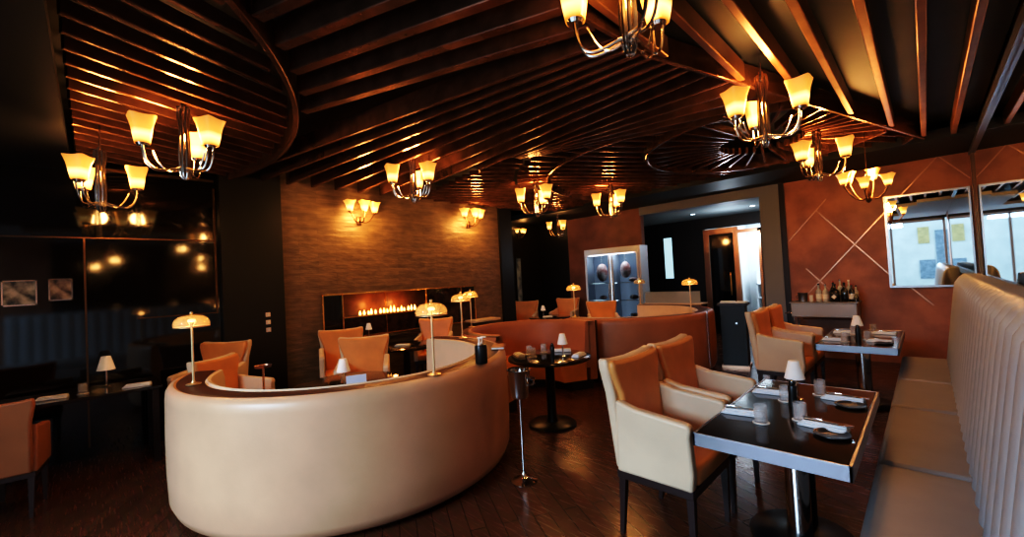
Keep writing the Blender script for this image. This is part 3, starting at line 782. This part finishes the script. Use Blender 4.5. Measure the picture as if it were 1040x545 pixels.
# chandelier with arms on two levels near the copper wall
o = thing('chandelier', 'bronze five-shade chandelier with two tiers of arms before the copper wall', 'chandelier', (-.45, 6.55, 2.30), 0, 'amber glass chandeliers')
MB().lathe([(0, 0), (.012, .005), (.03, .03), (.02, .06), (.028, .09), (.016, .14), (.012, .30), (.02, .33), (0, .34)], n=18).build('column', 'bronze', o)
MB().cyl((0, 0, .33), .006, .52, n=8).build('rod', 'bronze', o)
for k, (a, r_, dz) in enumerate(((200, .21, .09), (345, .17, .01), (262, .12, .0), (75, .16, .13), (165, .16, .12))):
    a = deg(a); pts = [((.02 + r_ * i / 10) * math.cos(a), (.02 + r_ * i / 10) * math.sin(a), .06 - .035 * math.sin(PI * i / 10) + (.09 + dz) * (i / 10) ** 2) for i in range(11)]
    arm = MB().tube(pts, .009, 8).cyl((pts[-1][0], pts[-1][1], pts[-1][2] - .005), .024, .02, n=12).build('arm', 'bronze', o)
    square_cup(MB(), (pts[-1][0], pts[-1][1], pts[-1][2] + .014), (.028), .066, .125, a).build('lamp_shade', 'shade', arm, ang=50)
LIGHTS.append((-.455, 6.6, 2.62, 19.))
# wall sconces
def mk_sconce(label, group):
    o = thing('wall_sconce', label, 'wall light', group=group)     # origin on the wall at lowest point, faces +x
    MB().box((.012, 0, .06), (.024, .07, .14), bevel=.008).build('back_plate', 'bronze', o)
    for y in (-.20, 0, .20):
        xo = .13 if y else .20
        pts = [(.02 + xo * math.sin(i / 10 * PI / 2), y * i / 10, .06 - .05 * math.sin(PI * min(1, i / 10 * 1.1)) + .11 * (i / 10) ** 2) for i in range(11)]
        arm = MB().tube(pts, .009, 8).cyl((pts[-1][0], pts[-1][1], pts[-1][2] - .004), .026, .02, n=12).build('arm', 'bronze', o)
        square_cup(MB(), (pts[-1][0], pts[-1][1], pts[-1][2] + .014), .032, .080, .155, 0).build('lamp_shade', 'sconce_shade', arm, ang=50)
    return o
sconce = Proto(mk_sconce)
sconce((XL, 2.98, 2.60), 0, 'three-shade wall light on the stone wall above the left of the fireplace', 'wall lights')
sconce((XL, 5.20, 2.66), 0, 'three-shade wall light at the right end of the stone wall', 'wall lights')
sconce((-7.6, 7.95, 2.68), 0, 'small warm wall light in the dark alcove above the slit window', 'wall lights', .7)
LIGHTS += [(-6.0, 2.98, 2.72, 12.), (-6.0, 5.20, 2.76, 12.), (-7.4, 7.95, 2.9, 2.)]

# ------------------------------------------------------------------ dome lamps on the booth rims
def mk_dome(label, group):
    o = thing('dome_lamp', label, 'lamp', group=group)
    MB().lathe([(0, 0), (.048, 0), (.05, .008), (.016, .016), (.010, .03), (0, .03)], n=24).build('base', 'brass_lit', o)
    MB().cyl((0, 0, .02), .0085, .46, n=12).build('pole', 'brass_lit', o)
    MB().lathe([(.112, .432), (.118, .458), (.106, .492), (.078, .514), (.03, .524), (0, .526), (0, .521), (.03, .519), (.076, .509), (.102, .489), (.113, .457), (.107, .432)], n=32).build('glass_dome', 'domeglass', o)
    MB().lathe([(.1095, .430), (.1145, .432), (.1145, .437), (.1095, .435), (.1095, .430)], n=32).build('dome_ring', 'brass_lit', o)
    MB().lathe([(0, .468), (.020, .469), (.028, .478), (.020, .489), (0, .492)], n=18).build('led_core', 'bulb', o)
    MB().sphere((0, 0, .538), .012).build('top_knob', 'brass_lit', o)
    return o
dome = Proto(mk_dome)
RZ = .9565
DG = 'glass dome lamps on the booth rims'
dome((-3.96, .525, RZ), 0, 'dome lamp at the left end of the foreground booth', DG)
dome((-2.58, 1.74, RZ), 0, 'dome lamp standing on the right part of the foreground booth rim', DG)
dome((-3.93, 3.07, RZ), 0, 'dome lamp on the back rim of the foreground booth in front of the fireplace', DG)
dome((-4.74, 3.88, RZ), 0, 'dome lamp on the middle booth rim before the right end of the fireplace', DG)
dome((-4.02, 5.42, RZ), 0, 'dome lamp where middle and far booths meet, before the meat fridge', DG)
dome((-4.25, 8.01, RZ), 0, 'dome lamp on the back rim of the far booth before the glass counter', DG)
dome((-2.60, 6.47, RZ), 0, 'dome lamp on the right end of the far booth near the dark doorway', DG)
for p in ((-3.96, .525), (-2.58, 1.74), (-3.93, 3.07), (-4.74, 3.88), (-4.02, 5.42), (-2.6, 6.47)): LIGHTS.append((p[0], p[1], 1.40, .8))

# ------------------------------------------------------------------ round tables and what stands on them
def mk_round(label, group):
    o = thing('round_table', label, 'table', group=group)
    MB().lathe([(0, .716), (.44, .716), (.455, .724), (.46, .738), (.455, .748), (.445, .75), (0, .75)], n=48).build('tabletop', 'tabletop', o)
    MB().lathe([(.06, .04), (.05, .1), (.05, .66), (.09, .716)], n=20).build('pedestal', 'black_metal', o)
    MB().lathe([(0, .04), (.24, .03), (.26, .015), (.26, 0), (0, 0)], n=32).build('base_plate', 'black_metal', o)
    return o
rt = Proto(mk_round)
rt((-3.02, 3.55, 0), 0, 'round dark table in the hollow of the middle booth', 'round dark tables')
rt((-3.85, 1.66, 0), 0, 'round dark table hidden inside the foreground booth', 'round dark tables')
rt((-5.42, 3.20, 0), 0, 'round dark table in front of the fireplace', 'round dark tables')
rt((-5.96, 7.10, 0), 0, 'round dark table near the alcove beyond the middle booth', 'round dark tables')
tlamp((-2.86, 3.60, TZ), 0, 'small white-shaded lamp on the round table of the middle booth', 'small table lamps')
mill((-2.90, 3.47, TZ), 0, 'black pepper mill beside the lamp on the round table', 'pepper mills')
for i, (x, y, w) in enumerate(((-3.27, 3.50, 'leftmost'), (-3.14, 3.42, 'nearest'), (-3.20, 3.67, 'rearmost'))):
    tumbler((x, y, TZ), 0, '%s of the three tumblers on the round table of the middle booth' % w, 'clear tumblers')
napkin((-3.06, 3.83, TZ), deg(40), 'folded white napkin at the far side of the round table of the middle booth', 'folded white napkins')
napkin((-3.32, 3.38, TZ), deg(-30), 'folded white napkin at the booth side of the round table of the middle booth', 'folded white napkins')
napkin((-2.72, 3.70, TZ), deg(100), 'folded white napkin at the right side of the round table of the middle booth', 'folded white napkins')
tlamp((-3.70, 1.55, TZ), 0, 'small white-shaded lamp showing above the rim of the foreground booth', 'small table lamps')
o = thing('menu_card', 'small pale blue card standing beside the lamp inside the foreground booth', 'card', (-3.56, 1.60, TZ), deg(-113))
MB().box((0, -.012, .055), (.165, .003, .115), rot=Matrix.Rotation(-.16, 3, 'X')).build('card_panel', 'cardblue', o, smooth=False)
MB().box((0, .012, .055), (.165, .003, .115), rot=Matrix.Rotation(.16, 3, 'X')).build('card_panel', 'cardblue', o, smooth=False)
napkin((-5.36, 3.10, TZ), deg(30), 'folded white napkin on the round table in front of the fireplace', 'folded white napkins')
tlamp((-6.10, 7.06, TZ), 0, 'tiny distant table lamp on the round table near the alcove', 'small table lamps')
napkin((-5.93, 7.0, TZ), deg(60), 'folded white napkin on the round table near the alcove', 'folded white napkins')
# items on the foreground booth rim
o = thing('pump_dispenser', 'black pump dispenser with two white pumps on the foreground booth rim', 'dispenser', (-2.585, 2.20, .957), deg(20))
MB().lathe([(0, 0), (.046, 0), (.05, .008), (.05, .135), (.044, .15), (0, .15)], n=24).build('bottle_body', 'black_metal', o)
for s in (-1, 1):
    p = MB().cyl((0, s * .024, .148), .013, .02, n=12).cyl((0, s * .024, .165), .007, .04, n=8).box((.012, s * .024, .208), (.052, .018, .012), bevel=.004)
    p.build('pump', 'china', o)
o = thing('menu_folder', 'small brown leather menu folder lying on the right end of the foreground booth rim', 'menu', (-3.02, 2.80, .957), deg(-48))
MB().box((0, 0, .012), (.24, .13, .022), bevel=.006).build('cover', 'leather_brown', o)
MB().box((.005, 0, .012), (.235, .12, .014)).build('pages', 'paper', o, smooth=False)
# champagne bucket stand right of the booth
def mk_stand(label, group):
    o = thing('wine_stand', label, 'wine bucket stand', group=group)
    MB().lathe([(0, 0), (.10, 0), (.105, .008), (.06, .022), (.02, .05), (.012, .08), (0, .08)], n=28).build('base', 'chrome', o)
    MB().cyl((0, 0, .06), .011, .62, n=14).build('pole', 'chrome', o)
    MB().lathe([(0, .665), (.066, .668), (.074, .69), (.088, .875), (.098, .888), (.096, .893), (.086, .885), (.071, .70), (0, .69)], n=28).build('bucket', 'chrome', o)
    for s in (-1, 1): MB().tube([(.085, -.025 * s, .83), (.125, -.025 * s, .82), (.125, .025 * s, .78), (.08, .025 * s, .775)], .006, 6).build('ring_handle', 'chrome', o)
    return o
ws = Proto(mk_stand)
ws((-2.38, 2.41, 0), deg(20), 'polished champagne bucket stand at the right end of the foreground booth')
o = thing('wine_stand', 'slim bronze tray stand before the black pier below the light switches', 'tray stand', (-4.72, 1.18, 0))
MB().lathe([(0, 0), (.11, 0), (.11, .012), (.02, .03), (0, .03)], n=24).build('base', 'bronze', o)
MB().cyl((0, 0, .02), .010, .86, n=12).build('pole', 'nickel', o)
MB().lathe([(0, .875), (.07, .877), (.078, .90), (.074, .90), (.068, .884), (0, .882)], n=24).build('tray', 'copper', o)

# ------------------------------------------------------------------ fireplace
fp = thing('fireplace', 'long ribbon fireplace with brass frame and low gas flames in the stone wall', 'fireplace', (XL, 0, 0))
fb = MB()
fb.span((-.32, FY0, FZ0), (-.30, FY1, FZ1)); fb.span((-.30, FY0, FZ0), (0, FY1, FZ0 + .01)); fb.span((-.30, FY0, FZ1 - .01), (0, FY1, FZ1))
fb.build('firebox', 'firebox', fp, smooth=False)
fr = MB()
def fbar(y0, z0, y1, z1, w=.022, d=.03): fr.span((-.01, min(y0, y1) - w / 2, min(z0, z1) - w / 2), (d, max(y0, y1) + w / 2, max(z0, z1) + w / 2))
fbar(FY0, FZ1, FY1, FZ1); fbar(FY0, FZ0, FY0, FZ1); fbar(FY1, FZ0, FY1, FZ1); fbar(2.66, FZ0, 2.66, FZ1); fbar(2.66, 1.17, 4.15, 1.17); fbar(2.66, FZ0, FY1, FZ0, .018)
fbar(4.15, 1.0, 4.15, FZ1, .016); fbar(4.92, FZ0, 4.92, FZ1, .018); fbar(3.37, FZ0, 3.37, FZ1, .008)
fr.build('frame', 'brass', fp, smooth=False)
MB().span((-.03, 2.66, FZ0), (-.015, 4.15, 1.16)).build('lower_panel', 'marble', fp, smooth=False)
MB().span((-.03, FY0, FZ0), (-.015, 2.65, FZ1)).build('side_panel', 'gloss', fp, smooth=False)
MB().span((-.03, 4.16, FZ0), (-.015, FY1, FZ1)).build('side_panel', 'marble', fp, smooth=False)
MB().span((-.22, 2.70, 1.155), (-.10, 4.12, 1.175)).build('burner', 'black_metal', fp, smooth=False)
random.seed(3)
for i in range(16):
    y = 3.02 + i * .066 + random.uniform(-.015, .015); h = .06 + .07 * random.random() * (1 - abs(i - 9) / 14)
    fm = MB(); fm.lathe([(.0, 0), (.016, .008), (.020, h * .3), (.013, h * .62), (.005, h * .88), (0, h)], (-.16, y, 1.175), n=10)
    fm.build('flame', 'flame', fp)
tag(MB().span((XL, 5.0, .84), (-6.0, 5.66, .885), bevel=.006).build('wall_ledge', 'leather_pale'), 'pale tan ledge on the stone wall at the right end of the fireplace', 'ledge')
tag(MB().span((XL, 2.70, .80), (-6.12, 3.9, .835), bevel=.006).build('hearth_shelf', 'dark_wood'), 'narrow dark hearth shelf under the fireplace panels', 'shelf')
tlamp((-6.2, 3.02, .835), 0, 'small white-shaded lamp on the hearth shelf before the fireplace', 'small table lamps', .9)
# light switches on the black pier
for i, (z, w) in enumerate(((1.325, 'top'), (1.225, 'middle'), (1.125, 'bottom'))):
    o = thing('light_switch', '%s square light switch of the column of three on the black pier' % w, 'light switch', (-6.2, 1.63, z), 0, 'light switches')
    MB().box((.005, 0, 0), (.010, .058, .058), bevel=.003).build('switch_plate', 'switch', o)
    MB().box((.012, 0, 0), (.008, .026, .034), bevel=.002).build('rocker', 'china', o)
# framed pictures and the table along the glass wall
def picture(y, z, w, h, m, label):
    o = thing('framed_picture', label, 'picture', (XL, y, z), 0, 'framed pictures')
    f = MB(); t = .012
    f.span((0, -w / 2, h / 2 - t), (.02, w / 2, h / 2)).span((0, -w / 2, -h / 2), (.02, w / 2, -h / 2 + t)).span((0, -w / 2, -h / 2), (.02, -w / 2 + t, h / 2)).span((0, w / 2 - t, -h / 2), (.02, w / 2, h / 2))
    f.build('frame', 'nickel', o, smooth=False)
    MB().span((.003, -w / 2 + t, -h / 2 + t), (.008, w / 2 - t, h / 2 - t)).build('print', m, o, smooth=False)
picture(-.50, 1.74, .23, .25, 'pic', 'larger framed monochrome picture at the left edge of the black glass wall')
picture(-.225, 1.76, .17, .225, 'pic2', 'smaller framed sepia picture on the black glass wall')
o = thing('side_table', 'long black table against the glass wall at the far left', 'table', (-5.85, -.07, 0))
MB().box((0, 0, .735), (.66, 1.1, .03)).build('tabletop', 'tabletop', o, bevel=.004)
for sx in (-.28, .28):
    for sy in (-.5, .5): MB().box((sx, sy, .36), (.05, .05, .72)).build('leg', 'dark_wood', o, smooth=False)
tlamp((-5.98, .085, TZ), 0, 'small lamp on the black table along the glass wall', 'small table lamps', 1.25)
napkin((-5.72, -.28, TZ), deg(80), 'folded napkin left of the lamp on the black glass wall table', 'folded white napkins')
napkin((-5.66, .30, TZ), deg(75), 'folded napkin right of the lamp on the black glass wall table', 'folded white napkins')
tumbler((-5.74, -.08, TZ), 0, 'tumbler left of the lamp on the black glass wall table', 'clear tumblers')

# ------------------------------------------------------------------ fridge, counter, podium
fg = thing('meat_fridge', 'tall two-door glass meat fridge with white frame against the rust wall', 'fridge', (-5.14, 8.78, 0))
b_ = MB(); b_.span((-.73, -.36, .0), (.73, 0, .08)).span((-.73, -.02, .08), (.73, 0, 2.18)).span((-.73, -.36, 2.10), (.73, 0, 2.22)).span((-.73, -.36, .08), (-.69, 0, 2.1)).span((.69, -.36, .08), (.73, 0, 2.1)).span((-.02, -.36, .08), (.02, -.02, 2.1))
b_.build('cabinet', 'fridge_frame', fg, smooth=False)
MB().span((-.69, -.04, .08), (.69, -.021, 2.1)).build('back_lining', 'fridge_in', fg, smooth=False)
for s in (-1, 1):
    cx = s * .355
    for z in (.6, 1.0, 1.4): MB().span((cx - .33, -.30, z), (cx + .33, -.05, z + .012)).build('shelf', 'chrome', fg, smooth=False)
    MB().span((cx - s * .33 - .008, -.35, .12), (cx - s * .33 + .008, -.33, 2.06)).build('led_strip', 'led', fg, smooth=False)
    d = MB(); d.span((cx - .335, -.39, .09), (cx - .295, -.365, 2.11)).span((cx + .295, -.39, .09), (cx + .335, -.365, 2.11)).span((cx - .295, -.39, .09), (cx + .295, -.365, .14)).span((cx - .295, -.39, 2.05), (cx + .295, -.365, 2.11))
    dd = d.build('door', 'fridge_frame', fg, smooth=False)
    MB().span((cx - .295, -.380, .14), (cx + .295, -.374, 2.05)).build('glass_pane', 'clearpane', dd, smooth=False)
    MB().cyl((s * .06, -.42, .9), .012, .5, n=10).build('door_handle', 'chrome', dd)
i = 0
for cx, z, w, rr in ((-.38, 1.66, 'hanging high in the left door', .17), (-.38, 1.02, 'on the middle shelf of the left door', .11), (.24, 1.70, 'hanging high in the right door', .15), (.42, 1.42, 'on the upper shelf of the right door', .12), (.42, 1.02, 'on the middle shelf of the right door', .12), (.40, .62, 'on the low shelf of the right door', .11)):
    hang = 'hanging' in w
    o = thing('beef_cut', 'cut of aged beef %s of the meat fridge' % w, 'meat', (-5.14 + cx, 8.62, z), 0, 'cuts of beef in the fridge')
    m = MB(); m.sphere((0, 0, 0 if hang else rr * .42), rr, (.85, .6, 1.25 if hang else .42), 18)
    for v in m.bm.verts: v.co += Vector((random.uniform(-1, 1), random.uniform(-1, 1), 0)) * rr * .05
    m.build('joint', 'meat', o)
    if hang: MB().tube([(0, 0, rr * 1.1), (0, 0, 2.095 - z)], .006, 6).build('hook', 'chrome', o)
ct = thing('reception_counter', 'reception counter with clear glass guard behind the far booth', 'counter', (-3.77, 8.56, 0))
MB().box((0, 0, .46), (1.16, .30, .92)).build('counter_body', 'black', ct, smooth=False)
MB().box((0, -.01, .935), (1.22, .34, .03)).build('counter_top', 'leather_pale', ct, bevel=.004)
MB().box((0, -.14, 1.07), (1.16, .008, .24)).build('glass_guard', mat('hazy_guard_glass', (.55, .58, .58), .25, alpha=.55), ct, smooth=False)
tag(MB().box((-3.60, 8.60, 1.062), (.20, .14, .22), bevel=.01).build('card_terminal', 'concrete'), 'pale grey till screen on the reception counter', 'till')
pd = thing('host_podium', 'black host podium with papers in front of the dark doorway', 'podium', (-2.30, 7.45, 0), deg(10))
MB().box((0, 0, .50), (.36, .34, 1.0)).build('body', 'black', pd, smooth=False)
MB().box((0, 0, 1.02), (.44, .40, .04)).build('top', 'dark_wood', pd, bevel=.004)
MB().box((.05, -.175, .72), (.03, .012, .03)).build('knob', 'chrome', pd)
MB().box((0, 0, .02), (.40, .38, .04)).build('plinth', 'copper', pd, smooth=False)
o = tag(MB().box((0, 0, .012), (.22, .16, .024)).build('paper_stack', 'paper', smooth=False), 'stack of white papers on the left of the host podium', 'papers'); o.location = (-2.37, 7.42, 1.042); o.rotation_euler.z = .2
o = tag(MB().box((0, 0, .008), (.15, .20, .016)).build('guest_book', 'label', smooth=False), 'pale guest book on the right of the host podium', 'book'); o.location = (-2.18, 7.46, 1.042); o.rotation_euler.z = .1
# corridor shelf seen through the lit doorway
sh = thing('shelf_unit', 'white shelf unit in the lit corridor beyond the doorway', 'shelf', (-2.75, 12.9, 0))
for z in (.35, .75, 1.12): MB().span((-.55, -.25, z), (.75, .25, z + .03)).build('shelf_board', 'white', sh, smooth=False)
for x in (-.55, .72): MB().span((x, -.25, 0), (x + .03, .25, 1.5)).build('upright', 'white', sh, smooth=False)
MB().span((-.55, .22, 0), (.75, .25, 1.5)).build('back_panel', 'greywall', sh, smooth=False)
for x, z, m, w in ((-2.95, .78, 'umber', 'brown storage basket on the middle shelf of the corridor unit'), (-2.6, 1.15, 'concrete', 'grey storage box on the upper shelf of the corridor unit')):
    k = thing('storage_box', w, 'box', (x, 12.86, z))
    MB().lathe([(0, 0), (.15, 0), (.18, .2), (.19, .21), (.17, .2), (.14, .01), (0, .01)], n=4, a0=PI / 4, a1=PI / 4 + 2 * PI).build('box_body', m, k, smooth=False)
for x in (-3.8, -2.55):
    k = thing('downlight', 'recessed ceiling downlight %s in the vestibule' % ('on the left' if x < -3 else 'on the right'), 'downlight', (x, 9.9, 2.9), 0, 'vestibule downlights')
    MB().lathe([(.05, 0), (.075, -.004), (.075, 0)], n=24).build('trim_ring', 'chrome', k)
    MB().lathe([(0, -.001), (.05, -.002)], n=24).build('lens', 'led', k)

# ------------------------------------------------------------------ lights
def point(loc, e, col=(1., .50, .17), r=.09):
    l = bpy.data.lights.new('glow_point', 'POINT'); l.energy = e; l.color = col; l.shadow_soft_size = r
    o = bpy.data.objects.new('glow_point', l); COL.objects.link(o); o.location = loc
for x, y, z, e in LIGHTS: point((x, y, z), e * 2.5, r=.025 if e < 1 else .09)
for y in (3.2, 3.7): point((XL - .12, y, 1.32), 3.0, (1, .42, .12), .04)
def area(name, loc, rot, sx, sy, e, col):
    l = bpy.data.lights.new(name, 'AREA'); l.shape = 'RECTANGLE'; l.size = sx; l.size_y = sy; l.energy = e; l.color = col
    o = bpy.data.objects.new(name, l); COL.objects.link(o); o.location = loc; o.rotation_euler = rot; return o
# daylight falling in through the glazed front behind the viewpoint
area('daylight', (-2.2, -5.6, 4.2), (deg(59), 0, deg(4)), 3.0, 3.0, 1180, (.54, .76, 1.))
area('corridor_light', (-2.5, 12.2, 2.88), (0, 0, 0), 1.6, 1.4, 75, (.72, .88, 1.))
point((-3.0, 9.8, 2.35), 22., (.75, .88, 1.), .1)  # added fill with no fitting here, brightens the vestibule ceiling
area('fridge_light', (-5.14, 8.45, 2.08), (0, 0, 0), 1.2, .25, 7, (.75, .87, 1.))

w = bpy.data.worlds.new('sky'); sc.world = w; w.use_nodes = True
bg = w.node_tree.nodes['Background']; bg.inputs[0].default_value = (.62, .80, .92, 1); bg.inputs[1].default_value = 1.5

# ------------------------------------------------------------------ camera
cam = bpy.data.cameras.new('camera'); co = bpy.data.objects.new('camera', cam); COL.objects.link(co)
cam.sensor_width = 36; cam.lens = 424.0 * 36 / 1040; cam.clip_start = .05
rt_ = Vector((.70779224, .70440171, -.05337021)); up_ = Vector((.05578198, .01958372, .99825089)); fw_ = Vector((-.70421482, .70953133, .02543171))
mx = Matrix((rt_, up_, -fw_)).transposed().to_4x4(); mx.translation = (0, 0, 1.62)
co.matrix_world = mx; sc.camera = co
sc.view_settings.view_transform = 'Standard'; sc.view_settings.look = 'None'; sc.view_settings.exposure = 0
vs = sc.view_settings; vs.use_curve_mapping = True
cv = vs.curve_mapping.curves[3]
cv.points.new(.06, .030); cv.points.new(.25, .285); cv.points.new(.60, .74)
vs.curve_mapping.update()
sc.cycles.use_denoising = True
sc.cycles.max_bounces = 8; sc.cycles.glossy_bounces = 5; sc.cycles.transmission_bounces = 8; sc.cycles.diffuse_bounces = 3
sc.cycles.caustics_reflective = False; sc.cycles.caustics_refractive = False
sc.cycles.sample_clamp_indirect = 4.
